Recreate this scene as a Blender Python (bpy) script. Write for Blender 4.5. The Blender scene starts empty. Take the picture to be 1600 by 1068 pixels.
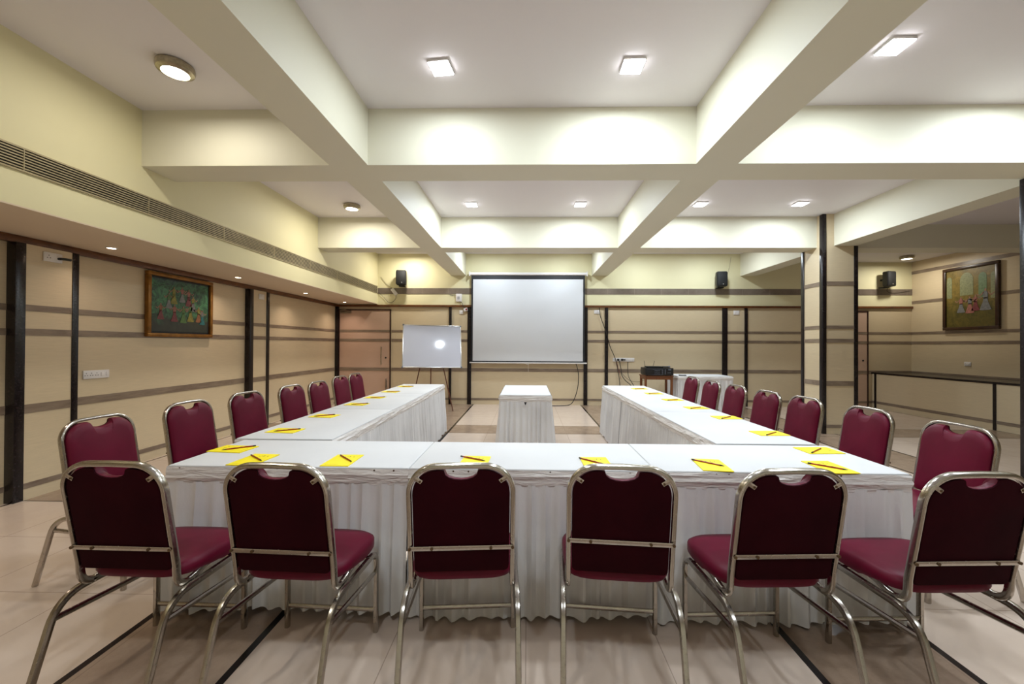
import bpy, bmesh, math, random
from mathutils import Vector, Matrix, noise
random.seed(7)
S = bpy.context.scene
COL = S.collection
PI = math.pi

# ------------------------------------------------------------------ camera
H, YAW, PITCH, ROLL = 1.3776, .0214, .0066, .0053
fw = Vector((-math.sin(YAW)*math.cos(PITCH), math.cos(YAW)*math.cos(PITCH), math.sin(PITCH)))
rt = Vector((math.cos(YAW), math.sin(YAW), 0)); up = rt.cross(fw)
r2 = rt*math.cos(ROLL)+up*math.sin(ROLL); u2 = -rt*math.sin(ROLL)+up*math.cos(ROLL)
cam = bpy.data.cameras.new('camera'); co = bpy.data.objects.new('camera', cam); COL.objects.link(co)
M = Matrix((r2, u2, -fw)).transposed().to_4x4(); M.translation = Vector((0, 0, H)); co.matrix_world = M
cam.sensor_width = 36; cam.lens = 630/1600*36; cam.shift_x = -10.66/1600; cam.clip_start = .02
S.camera = co

# ------------------------------------------------------------------ world, exposure
W = bpy.data.worlds.new('world'); S.world = W; W.use_nodes = True
W.node_tree.nodes['Background'].inputs[0].default_value = (.9, .95, 1, 1)
W.node_tree.nodes['Background'].inputs[1].default_value = .15
S.view_settings.view_transform = 'Standard'; S.view_settings.look = 'None'
S.view_settings.exposure = 0.22; S.view_settings.gamma = 1; S.view_settings.use_curve_mapping = False
LED_W = 12.0        # power of one square ceiling panel
LED_BACK = 5.0     # the row behind the camera
ROUND_W = 9.0      # round surface lamps of the left bay
SPOT_W = 1.2        # recessed spots in the soffit
LED_COL = (.80, .91, 1.0); ROUND_COL = (1.0, .95, .84); SPOT_COL = (1.0, .80, .66)

# ------------------------------------------------------------------ room numbers (metres)
YF, XW, XS, XR = 9.28, -4.45, -3.476, 8.66
YB = -2.9
ZB, ZC, ZSOF, ZTR = 2.963, 3.466, 2.300, 2.235
BEAM_Y = [(.49, .84), (3.54, 3.89), (6.59, 6.935)]
BEAM_X = [(-1.77, -1.426), (1.465, 1.824), (4.83, 5.17)]

# ------------------------------------------------------------------ materials
def lin(c): return tuple((x/255/12.92 if x/255 <= .04045 else ((x/255+.055)/1.055)**2.4) for x in c)
MAT = {}
class NT:
    def __init__(s, name):
        s.m = bpy.data.materials.new(name); s.m.use_nodes = True; s.t = s.m.node_tree
        s.b = s.t.nodes['Principled BSDF']; MAT[name] = s.m
    def n(s, k, **kw):
        x = s.t.nodes.new(k)
        for a, v in kw.items(): setattr(x, a, v)
        return x
    def l(s, a, b): s.t.links.new(a, b)
    def val(s, sock, v):
        if hasattr(v, 'links') or isinstance(v, bpy.types.NodeSocket): s.l(v, sock)
        else: sock.default_value = v
    def math(s, op, a, b=None, c=None):
        x = s.n('ShaderNodeMath', operation=op); s.val(x.inputs[0], a)
        if b is not None: s.val(x.inputs[1], b)
        if c is not None: s.val(x.inputs[2], c)
        return x.outputs[0]
    def mix(s, f, a, b):
        x = s.n('ShaderNodeMix', data_type='RGBA'); s.val(x.inputs[0], f)
        for i, v in ((6, a), (7, b)):
            if isinstance(v, tuple): x.inputs[i].default_value = (*v[:3], 1)
            else: s.l(v, x.inputs[i])
        return x.outputs[2]
    def pos(s, scale=(1, 1, 1), obj=False):
        tc = s.n('ShaderNodeTexCoord') if obj else s.n('ShaderNodeNewGeometry')
        mp = s.n('ShaderNodeMapping'); s.l(tc.outputs['Object' if obj else 'Position'], mp.inputs[0])
        mp.inputs['Scale'].default_value = scale
        return mp.outputs[0]
    def noise(s, vec, scale=1, detail=3, rough=.5, dist=0):
        x = s.n('ShaderNodeTexNoise'); s.l(vec, x.inputs['Vector'])
        x.inputs['Scale'].default_value = scale; x.inputs['Detail'].default_value = detail
        x.inputs['Roughness'].default_value = rough; x.inputs['Distortion'].default_value = dist
        return x.outputs[0]
    def ramp(s, f, a, b):
        x = s.n('ShaderNodeMapRange'); s.l(f, x.inputs[0]); x.inputs[1].default_value = a; x.inputs[2].default_value = b
        return x.outputs[0]
    def bump(s, h, strength=.2, dist=.01):
        x = s.n('ShaderNodeBump'); s.l(h, x.inputs['Height']); x.inputs['Strength'].default_value = strength
        x.inputs['Distance'].default_value = dist; s.l(x.outputs[0], s.b.inputs['Normal'])
    def set(s, col=None, rough=None, metal=None, spec=None, sheen=None):
        if col is not None:
            if isinstance(col, tuple): s.b.inputs['Base Color'].default_value = (*col[:3], 1)
            else: s.l(col, s.b.inputs['Base Color'])
        if rough is not None: s.val(s.b.inputs['Roughness'], rough)
        if metal is not None: s.b.inputs['Metallic'].default_value = metal
        if spec is not None: s.b.inputs['Specular IOR Level'].default_value = spec
        if sheen is not None: s.b.inputs['Sheen Weight'].default_value = sheen
def flat(name, rgb, rough=.5, metal=0, spec=.5, vary=.12, scale=6):
    m = NT(name); c = lin(rgb)
    f = m.noise(m.pos(obj=True), scale, 4)
    m.set(m.mix(m.ramp(f, .3, .7), tuple(x*(1-vary) for x in c), tuple(min(1, x*(1+vary)) for x in c)), rough, metal, spec)
    return m
def emis(name, rgb, strength):
    m = NT(name); c = lin(rgb); m.set(c, .4)
    m.b.inputs['Emission Color'].default_value = (*c, 1); m.b.inputs['Emission Strength'].default_value = strength
# painted plaster
def plaster(name, rgb, vary=.03):
    m = NT(name); c = lin(rgb)
    f = m.ramp(m.noise(m.pos(), .9, 5, .6), .3, .7)
    m.set(m.mix(f, tuple(x*(1-vary) for x in c), c), .55, 0, .35)
    m.bump(m.noise(m.pos(), 60, 3), .04, .004)
plaster('ceiling_white', (232, 227, 230)); plaster('cream_paint', (224, 220, 200)); plaster('yellow_paint', (226, 219, 180))
plaster('alcove_paint', (222, 204, 180))
# wall laminate with fine woven horizontal streaks
def laminate(name, rgb, dark=.88):
    m = NT(name); c = lin(rgb)
    a = m.noise(m.pos((7, 7, 230)), 1, 3, .6); b = m.noise(m.pos((.8, .8, 1.2)), 1, 2)
    f = m.math('ADD', m.math('MULTIPLY', m.ramp(a, .3, .7), .6), m.math('MULTIPLY', b, .5))
    m.set(m.mix(f, tuple(x*dark for x in c), tuple(min(1, x*1.06) for x in c)), .42, 0, .4)
    m.bump(a, .25, .002)
laminate('beige_laminate', (210, 192, 160)); laminate('door_laminate', (196, 166, 146), .93)
# stones
m = NT('black_granite'); v = m.pos(); f = m.ramp(m.noise(v, 55, 6, .8), .52, .7)
m.set(m.mix(f, lin((20, 14, 16)), lin((62, 52, 54))), .26, 0, .4)
m = NT('brown_stone'); v = m.pos((1, 1, 5)); f = m.ramp(m.noise(v, 3, 6, .65, .6), .3, .7)
m.set(m.mix(f, lin((112, 94, 80)), lin((150, 134, 116))), .35, 0, .4)
m = NT('grey_granite'); v = m.pos(); f = m.ramp(m.noise(v, 2.2, 7, .7), .3, .7)
sx = m.n('ShaderNodeSeparateXYZ'); m.l(v, sx.inputs[0])
j = m.math('LESS_THAN', m.math('FRACT', m.math('DIVIDE', sx.outputs[0], .61)), .006)
m.set(m.mix(j, m.mix(f, lin((100, 88, 78)), lin((134, 122, 110))), lin((160, 148, 134))), .3, 0, .4)
m = NT('brown_wood'); v = m.pos((14, 14, 90)); f = m.ramp(m.noise(v, .6, 4, .6, .5), .3, .7)
m.set(m.mix(f, lin((66, 32, 14)), lin((122, 74, 34))), .35, 0, .5)
m = NT('easel_wood'); v = m.pos((60, 60, 6)); f = m.noise(v, 1, 4)
m.set(m.mix(f, lin((62, 30, 20)), lin((120, 66, 42))), .4)
m = NT('stool_wood'); v = m.pos((60, 60, 8), True); f = m.noise(v, 1, 4)
m.set(m.mix(f, lin((84, 46, 24)), lin((134, 82, 46))), .35)
# cloths
m = NT('white_cloth'); f = m.noise(m.pos(), 500, 2)
m.set(m.mix(m.ramp(m.noise(m.pos(), 1.5, 3), .3, .7), lin((208, 208, 210)), lin((218, 218, 219))), .75, 0, .2); m.bump(f, .06, .001)
m = NT('skirt_satin'); v = m.pos()
m.set(m.mix(m.ramp(m.noise(v, 2, 4), .3, .7), lin((202, 199, 198)), lin((222, 220, 219))), .5, 0, .35)
m.bump(m.noise(m.pos((18, 18, 9)), 1, 5, .6), .35, .012)
m = NT('header_satin'); v = m.pos((6, 6, 40))
m.set(m.mix(m.ramp(m.noise(v, 1, 4), .3, .7), lin((206, 198, 194)), lin((232, 228, 224))), .45, 0, .35)
m.bump(m.noise(v, 1.2, 4, .5, .8), .8, .02)
# chair
m = NT('maroon_vinyl'); v = m.pos(obj=True); f = m.noise(v, 120, 3)
m.set(m.mix(m.ramp(m.noise(v, 5, 3), .3, .7), lin((88, 2, 32)), lin((102, 5, 40))), .45, 0, .22); m.bump(f, .12, .001)
m = NT('dark_maroon_cloth'); v = m.pos(obj=True); f = m.noise(v, 300, 3)
m.set(m.mix(m.ramp(m.noise(v, 6, 5), .3, .8), lin((34, 1, 7)), lin((46, 3, 11))), .8, 0, .08); m.bump(f, .1, .001)
m = NT('worn_chrome'); v = m.pos(obj=True); f = m.ramp(m.noise(v, 60, 4, .6), .5, .8)
m.set(m.mix(f, lin((180, 174, 166)), lin((166, 158, 146))), m.math('MULTIPLY_ADD', f, .15, .2), 1.0)
flat('rusty_screw', (92, 70, 46), .5, .6); flat('black_rubber', (18, 18, 18), .7)
# small things
flat('notepad_yellow', (250, 228, 0), .6, vary=.03); flat('pencil_red', (150, 20, 16), .35); flat('pencil_black', (16, 12, 14), .35)
flat('print_grey', (150, 130, 30), .6); flat('black_plastic', (18, 18, 20), .42); flat('black_mesh', (14, 14, 15), .7)
flat('grey_plastic', (96, 100, 112), .4); flat('white_plastic', (226, 222, 220), .35, vary=.03); flat('red_plastic', (150, 30, 34), .4)
flat('silver', (200, 200, 200), .3, .9); flat('brushed_nickel', (176, 168, 146), .28, 1.0, scale=30, vary=.25)
flat('screen_white', (212, 214, 218), .8, vary=.015, scale=2); flat('screen_black', (24, 26, 32), .6)
flat('board_white', (196, 198, 210), .07, spec=.6, vary=.01, scale=2); flat('gold_frame', (136, 92, 34), .35, .5, vary=.3, scale=14)
flat('dark_frame', (58, 34, 18), .35, vary=.3, scale=12); flat('cable_black', (26, 20, 18), .5); flat('cable_red', (110, 30, 26), .5)
flat('cable_cream', (170, 160, 130), .5); flat('vent_dark', (26, 22, 20), .8); flat('vent_slat', (176, 164, 134), .4, .3)
flat('door_edge', (52, 28, 24), .4); flat('steel', (150, 140, 128), .3, .9); flat('seam_grey', (120, 116, 112), .8)
emis('led_glow', (250, 252, 255), 24); emis('round_glow', (255, 250, 232), 9); emis('spot_glow', (255, 226, 196), 12)
# paintings
m = NT('garden_canvas'); v = m.pos(obj=True); f = m.ramp(m.noise(v, 9, 8, .75, 1.5), .42, .6)
sp = m.n('ShaderNodeSeparateXYZ'); m.l(v, sp.inputs[0])
leafy = m.mix(f, lin((26, 52, 38)), lin((74, 132, 88)))
ground = m.mix(m.noise(v, 14, 5), lin((30, 30, 26)), lin((58, 62, 46)))
c = m.mix(m.ramp(m.math('ADD', sp.outputs[2], m.math('MULTIPLY', m.noise(v, 6, 4), .3)), -.06, .06), ground, leafy)
c = m.mix(m.ramp(m.math('ADD', sp.outputs[2], m.math('MULTIPLY', m.noise(v, 5, 4), .25)), .38, .52), c, lin((58, 62, 84)))
m.set(c, .45)
m = NT('court_canvas'); v = m.pos(obj=True); f = m.noise(v, 7, 8, .7, 1)
sp = m.n('ShaderNodeSeparateXYZ'); m.l(v, sp.inputs[0])
c = m.mix(m.ramp(f, .35, .65), lin((92, 80, 28)), lin((140, 116, 52)))
c = m.mix(m.ramp(m.math('ADD', sp.outputs[2], m.math('MULTIPLY', f, .3)), -.1, .2), m.mix(m.ramp(f, .35, .65), lin((70, 66, 22)), lin((104, 90, 34))), c)
m.set(c, .45)
for nm, c in dict(fig_red=(112, 48, 52), fig_yellow=(128, 122, 50), fig_green=(78, 112, 58), fig_teal=(42, 104, 108), fig_orange=(130, 84, 52),
                  fig_skin=(140, 104, 84), fig_pale=(112, 112, 112), fig_pink=(150, 96, 84), arch_pale=(128, 130, 92), arch_green=(100, 122, 86)).items():
    flat(nm, c, .5, vary=.25, scale=30)
# marble floor with bands and inlay lines
m = NT('marble_floor'); v = m.pos(); sp = m.n('ShaderNodeSeparateXYZ'); m.l(v, sp.inputs[0]); X, Y = sp.outputs[0], sp.outputs[1]
def line(c, at, w): return m.math('LESS_THAN', m.math('ABSOLUTE', m.math('SUBTRACT', c, at)), w)
def band(c, a, b): return m.math('MULTIPLY', m.math('GREATER_THAN', c, a), m.math('LESS_THAN', c, b))
def mx(*a):
    r = a[0]
    for q in a[1:]: r = m.math('MAXIMUM', r, q)
    return r
BX = [(-1.89, -1.24), (1.23, 1.875), (4.2, 4.85)]; BY = [(.37, .98), (3.42, 4.04), (6.26, 6.87)]
bands = mx(*[band(X, *b) for b in BX], *[band(Y, *b) for b in BY])
thick = mx(*[line(X, e, .017) for b in BX for e in b], line(X, -4.40, .012))
thin = mx(*[line(Y, e, .008) for b in BY for e in b], line(Y, 9.2, .006), line(X, 7.73, .008))
gx = m.math('LESS_THAN', m.math('ABSOLUTE', m.math('SUBTRACT', m.math('FRACT', m.math('DIVIDE', m.math('ADD', X, .0035+6.15), .615)), .005)), .0035)
gy = m.math('LESS_THAN', m.math('ABSOLUTE', m.math('SUBTRACT', m.math('FRACT', m.math('DIVIDE', m.math('ADD', Y, -2.171+6.15), .615)), .005)), .0035)
n1 = m.noise(v, .7, 6, .6, .8); n2 = m.noise(v, 6, 8, .75)
cream = m.mix(m.math('MULTIPLY_ADD', n1, .6, m.math('MULTIPLY', n2, .3)), lin((192, 172, 156)), lin((222, 204, 188)))
brown = m.mix(m.ramp(m.math('MULTIPLY_ADD', n1, .5, m.math('MULTIPLY', n2, .5)), .3, .7), lin((126, 104, 86)), lin((172, 150, 130)))
col = m.mix(bands, cream, brown)
col = m.mix(m.math('MULTIPLY', mx(gx, gy), .55), col, lin((120, 98, 84)))
col = m.mix(thin, col, lin((62, 46, 38))); col = m.mix(thick, col, lin((20, 14, 14)))
m.set(col, m.math('MULTIPLY_ADD', n2, .15, .16), 0, .5)

# ------------------------------------------------------------------ mesh helpers
def obj(name, bm, mat, parent=None, loc=None, smooth=True, kind=None):
    me = bpy.data.meshes.new(name); bm.normal_update()
    bm.to_mesh(me); bm.free()
    for mm in (mat if isinstance(mat, (list, tuple)) else [mat]): me.materials.append(MAT[mm])
    if smooth:
        me.shade_smooth(); me.set_sharp_from_angle(angle=math.radians(38))
    o = bpy.data.objects.new(name, me); COL.objects.link(o)
    if parent: o.parent = parent
    if loc: o.location = loc
    if kind: o['kind'] = kind
    return o
def thing(name, label, cat, loc=(0, 0, 0), rz=0, group=None):
    o = bpy.data.objects.new(name, None); COL.objects.link(o); o.empty_display_size = .05
    o.location = loc; o.rotation_euler = (0, 0, rz); o['label'] = label; o['category'] = cat
    if group: o['group'] = group
    return o
def tag(o, label, cat, group=None):
    o['label'] = label; o['category'] = cat
    if group: o['group'] = group
    return o
def dup(root, loc, rz, label, group=None):
    r = root.copy(); COL.objects.link(r); r.location = loc; r.rotation_euler = (0, 0, rz); r['label'] = label
    if group: r['group'] = group
    def rec(src, dst):
        for ch in list(src.children):
            c = ch.copy(); COL.objects.link(c); c.parent = dst; rec(ch, c)
    rec(root, r)
    return r
def bx(bm, x0, x1, y0, y1, z0, z1, bev=0, seg=2, mi=0):
    r = bmesh.ops.create_cube(bm, size=1)['verts']
    for v in r: v.co = Vector(((x0+x1)/2+v.co.x*(x1-x0), (y0+y1)/2+v.co.y*(y1-y0), (z0+z1)/2+v.co.z*(z1-z0)))
    fs = {f for v in r for f in v.link_faces}
    for f in fs: f.material_index = mi
    if bev: bmesh.ops.bevel(bm, geom=list({e for v in r for e in v.link_edges}), offset=bev, segments=seg, affect='EDGES', profile=.5)
    return bm
def box(*a, **k): return bx(bmesh.new(), *a, **k)
def sweep(bm, pts, ref, wa, wb, n=10, sq=3.2, cap=True, mi=0):
    """tube along pts; ref = vector (or list) for the first section axis, half sizes wa (along ref) and wb"""
    rings = []
    P = [Vector(p) for p in pts]
    for i, p in enumerate(P):
        t = (P[min(i+1, len(P)-1)]-P[max(i-1, 0)]).normalized()
        a = Vector(ref[i] if isinstance(ref, list) else ref); a = (a-t*a.dot(t)).normalized(); b = t.cross(a)
        ring = []
        for k in range(n):
            th = 2*PI*(k+.5)/n; c, s = math.cos(th), math.sin(th)
            q = (abs(c)**sq+abs(s)**sq)**(-1/sq)
            ring.append(bm.verts.new(p+a*wa*c*q+b*wb*s*q))
        rings.append(ring)
    for r0, r1 in zip(rings, rings[1:]):
        for k in range(n):
            f = bm.faces.new((r0[k], r0[(k+1) % n], r1[(k+1) % n], r1[k])); f.material_index = mi
    if cap:
        bm.faces.new(rings[0][::-1]).material_index = mi; bm.faces.new(rings[-1]).material_index = mi
    return bm
def tube(bm, pts, r, n=8, mi=0):
    P = [Vector(p) for p in pts]; d = (P[-1]-P[0]).normalized()
    ref = Vector((0, 0, 1)) if abs(d.z) < .8 else Vector((0, 1, 0))
    refs = []
    a = ref
    for i in range(len(P)):
        t = (P[min(i+1, len(P)-1)]-P[max(i-1, 0)]).normalized(); a = a-t*a.dot(t)
        if a.length < 1e-4: a = t.orthogonal()
        a.normalize(); refs.append(a.copy())
    return sweep(bm, P, refs, r, r, n, 2.0, mi=mi)
def fillet(pts, rad, n=6):
    P = [Vector(p) for p in pts]; out = [P[0]]
    for i in range(1, len(P)-1):
        a = (P[i-1]-P[i]).normalized(); b = (P[i+1]-P[i]).normalized(); r = rad[i-1] if isinstance(rad, (list, tuple)) else rad
        p0 = P[i]+a*r; p1 = P[i]+b*r
        for k in range(n+1):
            t = k/n; out.append(p0*(1-t)**2+P[i]*2*t*(1-t)+p1*t*t)
    out.append(P[-1]); return out
def smooth_path(pts, n=8):
    P = [Vector(p) for p in pts]; out = []
    for i in range(len(P)-1):
        p0, p1, p2, p3 = P[max(i-1, 0)], P[i], P[i+1], P[min(i+2, len(P)-1)]
        for k in range(n):
            t = k/n
            out.append(.5*((2*p1)+(p2-p0)*t+(2*p0-5*p1+4*p2-p3)*t*t+(3*p1-p0-3*p2+p3)*t**3))
    out.append(P[-1]); return out
def lathe(bm, prof, n=32, mi=0, c=(0, 0, 0)):
    rings = []
    for r, z in prof: rings.append([bm.verts.new((c[0]+r*math.cos(2*PI*k/n), c[1]+r*math.sin(2*PI*k/n), c[2]+z)) for k in range(n)])
    for a, b in zip(rings, rings[1:]):
        for k in range(n): bm.faces.new((a[k], a[(k+1) % n], b[(k+1) % n], b[k])).material_index = mi
    for rg in (rings[0][::-1], rings[-1]): bm.faces.new(rg).material_index = mi
    bmesh.ops.recalc_face_normals(bm, faces=bm.faces)
    return bm
def prism(bm, poly, y0, y1, mi=0):
    """poly in (x, z), extruded in y"""
    a = [bm.verts.new((x, y0, z)) for x, z in poly]; b = [bm.verts.new((x, y1, z)) for x, z in poly]
    n = len(poly); fs = [bm.faces.new(a), bm.faces.new(b[::-1])]
    for k in range(n): fs.append(bm.faces.new((a[k], b[k], b[(k+1) % n], a[(k+1) % n])))
    for f in fs: f.material_index = mi
    bmesh.ops.recalc_face_normals(bm, faces=fs)
    return bm
def disc_screw(bm, c, r=.006, d=(0, -1, 0), h=.004):
    d = Vector(d); return sweep(bm, [Vector(c), Vector(c)+d*h], d.orthogonal(), r, r, 8, 2)

# ------------------------------------------------------------------ the shell
obj('floor', box(XW-.3, XR+.3, YB-.3, YF+.3, -.1, 0), 'marble_floor', kind='structure')
# ceiling slab, right alcove a little lower at the far end
obj('ceiling', box(XW-.3, XR+.3, YB-.3, YF+.3, ZC, ZC+.1), 'ceiling_white', kind='structure')
bm = bmesh.new()
bx(bm, 5.17, XR+.05, 6.935, YF, 3.28, ZC)
bx(bm, 5.17, XR+.05, 3.89, 6.59, 3.34, ZC)
obj('lower_ceiling', bm, 'ceiling_white', kind='structure')
wl = obj('wall_left', box(XW-.2, XW, YB, YF+.2, 0, ZC), 'beige_laminate', kind='structure')
wf = obj('wall_far', box(XW-.2, XR+.2, YF, YF+.2, 0, ZC), 'beige_laminate', kind='structure')
wr = obj('wall_right', box(XR, XR+.2, YB, YF+.2, 0, ZC), 'beige_laminate', kind='structure')
obj('wall_near', box(XW-.2, XR+.2, YB-.2, YB, 0, ZC), 'cream_paint', kind='structure')
obj('painted_wall', box(XW, XR, YF-.012, YF, 2.275, ZC), 'yellow_paint', wf)
# soffit box along the left wall, with the yellow face
bm = bmesh.new(); bx(bm, XW, XS, YB, YF-.012, ZSOF+.01, ZC); obj('soffit', bm, 'yellow_paint', kind='structure')
obj('soffit_underside', box(XW, XS+.0, YB, YF-.012, ZSOF, ZSOF+.0101), 'alcove_paint', kind='structure')
# beams
bm = bmesh.new()
for a, b in BEAM_X: bx(bm, a, b, YB, YF-.012, ZB, ZC)
obj('ceiling_beam', bm, 'cream_paint', kind='structure')
bm = bmesh.new()
xs = [XS]+[v for b in BEAM_X for v in b]+[XR]
for y0, y1 in BEAM_Y:
    for i in range(0, len(xs), 2): bx(bm, xs[i], xs[i+1], y0, y1, ZB, ZC)
obj('ceiling_beam', bm, 'cream_paint', kind='structure')
# stone bands of the panelling
BZ = [(1.650, 1.705), (1.435, 1.495), (.755, .832), (.098, .146)]
def bands(wall, kind, a, b, skip=(), extra=()):
    bm = bmesh.new()
    spans = []; cur = a
    for s0, s1 in sorted(skip): spans.append((cur, s0)); cur = s1
    spans.append((cur, b))
    for z0, z1 in list(BZ)+list(extra):
        for p, q in spans:
            if q-p < .01: continue
            if kind == 'far': bx(bm, p, q, YF-.006, YF, z0, z1)
            if kind == 'left': bx(bm, XW, XW+.006, p, q, z0, z1)
            if kind == 'right': bx(bm, XR-.006, XR, p, q, z0, z1)
    obj('stone_band', bm, 'brown_stone', wall)
bands(wf, 'far', XW, XR, skip=[(-4.385, -3.15), (6.46, 7.69)])
bands(wl, 'left', YB, YF)
bands(wr, 'right', YB, YF, extra=[(2.335, 2.40), (3.0, 3.07)])
obj('granite_band', box(XS, XR, YF-.02, YF-.0118, 2.535, 2.671), 'grey_granite', wf)
obj('wood_cornice', box(XW, XR, YF-.045, YF, ZTR, 2.283, .004), 'brown_wood', wf)
obj('wood_cornice', box(XW, XW+.05, YB, YF-.045, ZTR, ZSOF, .004), 'brown_wood', wl)
# black granite pilaster strips
for a, b in ((-1.811, -1.752), (-1.381, -1.292), (1.286, 1.374), (1.769, 1.842), (4.427, 4.542), (4.931, 4.996)):
    obj('granite_strip', box(a, b, YF-.03, YF, .0 if b-a > .08 else .0, ZTR, .003), 'black_granite', wf)
obj('granite_strip', box(XW+.0, XW+.075, YF-.06, YF, 0, ZTR, .003), 'black_granite', wf)
for a0, a1, b0, b1 in ((3.343, 3.415, 3.775, 3.830), (6.252, 6.335, 6.655, 6.735), (.30, .37, .73, .785)):
    p = obj('pilaster', box(XW, XW+.076, a0+.004, b1-.004, 0, ZTR), 'beige_laminate', wl)
    bm = bmesh.new()
    for z0, z1 in BZ: bx(bm, XW, XW+.080, a0+.006, b1-.006, z0, z1)
    obj('stone_band', bm, 'brown_stone', p)
    for a, b in ((a0, a1), (b0, b1)): obj('granite_strip', box(XW, XW+.084, a, b, 0, ZTR, .003), 'black_granite', p)
# the two clad columns under the right-hand beam
for y0, y1 in ((3.40, 3.90), (6.45, 6.95)):
    x0, x1 = 4.65, 5.19
    c = obj('column', box(x0+.006, x1-.006, y0+.006, y1-.006, 0, ZC), 'beige_laminate', kind='structure')
    bm = bmesh.new()
    for z0, z1 in BZ+[(2.335, 2.40)]: bx(bm, x0, x1, y0, y1, z0, z1)
    obj('stone_band', bm, 'brown_stone', c)
    w, w2, e = .055, .07, .006
    for sx_, sy_ in ((0, 0), (1, 0), (0, 1), (1, 1)):
        ax, bx_ = (x0-e, x0+w) if not sx_ else (x1-w, x1+e); ay, by = (y0-e, y0+w2) if not sy_ else (y1-w2, y1+e)
        obj('granite_strip', box(ax, bx_, ay, by, 0, ZC-.004 if (sx_, sy_) == (0, 0) else ZB-.002, .006), 'black_granite', c)
# low ledge along the alcove wall
XL = 7.78
lg = obj('wall_ledge', box(XL, XR, YB, YF-.001, 0, .765), 'beige_laminate', kind='structure')
obj('ledge_top', box(XL-.02, XR, YB, YF-.002, .765, .80, .004), 'black_granite', lg)
obj('stone_band', box(XL-.006, XL, YB, YF, .105, .16), 'brown_stone', lg)
for y in (9.16, 6.86, 4.6): obj('granite_strip', box(XL-.012, XL, y, y+.045, 0, .765), 'black_granite', lg)
# doors
def door(name, x0, x1, hx, lab):
    d = obj(name, box(x0, x1, YF-.018, YF-.001, .0, 2.15), 'door_laminate', kind='structure'); d['label'] = lab
    bm = bmesh.new()
    bx(bm, x0-.025, x0, YF-.03, YF, 0, 2.18); bx(bm, x1, x1+.025, YF-.03, YF, 0, 2.18); bx(bm, x0-.025, x1+.025, YF-.03, YF, 2.15, 2.18)
    obj('door_frame', bm, 'door_edge', d)
    bm = bmesh.new()
    for z0, z1 in BZ: bx(bm, x0, x1, YF-.024, YF-.018, z0, z1)
    obj('stone_band', bm, 'brown_stone', d)
    bm = bmesh.new(); tube(bm, [(hx, YF-.065, .89), (hx, YF-.065, 1.32)], .011)
    for z in (.93, 1.28): tube(bm, [(hx, YF-.065, z), (hx, YF-.018, z)], .007)
    obj('pull_handle', bm, 'brushed_nickel', d)
    bm = bmesh.new(); bx(bm, x0+.03, x0+.27, YF-.07, YF-.02, 2.08, 2.135, .006)
    sweep(bm, [(x0+.2, YF-.08, 2.145), (x0+.05, YF-.10, 2.145), (x0+.15, YF-.03, 2.165)], (0, 0, 1), .006, .012, 6)
    obj('door_closer', bm, 'steel', d)
    obj('door_lock', lathe(bmesh.new(), [(.02, 0), (.02, .006), (.012, .01)], 14), 'black_plastic', d, loc=((x1-.09), YF-.018, 1.06)).rotation_euler = (PI/2, 0, 0)
    return d
d1 = door('door_1', -4.355, -3.185, -3.37, 'beige banded door in the far left corner')
bm = bmesh.new(); tube(bm, [(-3.26, YF-.04, .30), (-3.26, YF-.04, .58)], .008); bx(bm, -3.275, -3.245, YF-.035, YF-.018, .34, .54); obj('door_bolt', bm, 'steel', d1)
d2 = door('door_2', 6.49, 7.66, 6.68, 'beige banded door in the alcove beside the ledge')

# ------------------------------------------------------------------ long air grille in the soffit face
v = thing('air_grille', 'long slatted air-conditioning grille in the yellow soffit above the left wall', 'air vent', (XS, 0, 0))
obj('duct_opening', box(-.002, .003, YB+.1, 9.22, 2.56, 2.70), 'vent_dark', v)
bm = bmesh.new()
for k in range(7): bx(bm, .002, .010, YB+.1, 9.22, 2.566+k*.0195, 2.574+k*.0195)
obj('slats', bm, 'vent_slat', v)
bm = bmesh.new()
bx(bm, 0, .012, YB+.08, 9.24, 2.700, 2.712); bx(bm, 0, .012, YB+.08, 9.24, 2.545, 2.5565)
obj('rim', bm, 'vent_slat', v)
y = YB+.1
while y < 9.2: obj('joint_bar', box(.0, .0115, y-.0025, y+.0025, 2.556, 2.70), 'vent_slat', v); y += .915

# ------------------------------------------------------------------ ceiling lamps
def arealamp(parent, size, power, col, z, shape='SQUARE', spread=PI):
    L = bpy.data.lights.new('lamp_light', 'AREA'); L.shape = shape; L.size = size; L.energy = power; L.color = col; L.spread = spread
    o = bpy.data.objects.new('lamp_light', L); COL.objects.link(o); o.parent = parent; o.location = (0, 0, z); return o
p0 = thing('ceiling_panel_light', 'x', 'ceiling light', (0, 0, ZC))
bm = box(-.080, .080, -.080, .080, -.018, 0, .003); obj('housing', bm, 'white_plastic', p0)
obj('diffuser', box(-.075, .075, -.075, .075, -.024, -.0182), 'led_glow', p0)
first = True
rows = [(3.0, 'nearest row', LED_W), (5.96, 'second row', LED_W), (8.35, 'row by the far wall', LED_W*.6), (-.1, 'row behind the camera', LED_BACK)]
colsx = [(-.74, 'left light of the middle ceiling bay'), (.77, 'right light of the middle ceiling bay'), (2.53, 'left light of the right-hand bay'), (3.97, 'light nearest the columns')]
for y, rn, pw in rows:
    for x, cn in colsx:
        lab = 'square white LED panel, ' + cn + ', ' + rn
        xx = x+(.08 if (y < 4 and x < 0) else 0) - (.1 if (y > 5 and x < 0) else 0); yy = y
        if abs(y-3) < .1 and x > 2 and x < 3: yy = 2.83
        if first: o = p0; o.location = (xx, yy, ZC); o['label'] = lab; first = False
        else: o = dup(p0, (xx, yy, ZC), 0, lab)
        if x < 0 and y > 0 and y < 4: o.rotation_euler = (0, 0, -.12)
        o['group'] = 'square LED panels in the ceiling'
        arealamp(o, .14, pw, LED_COL, -.027, 'SQUARE')
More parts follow.
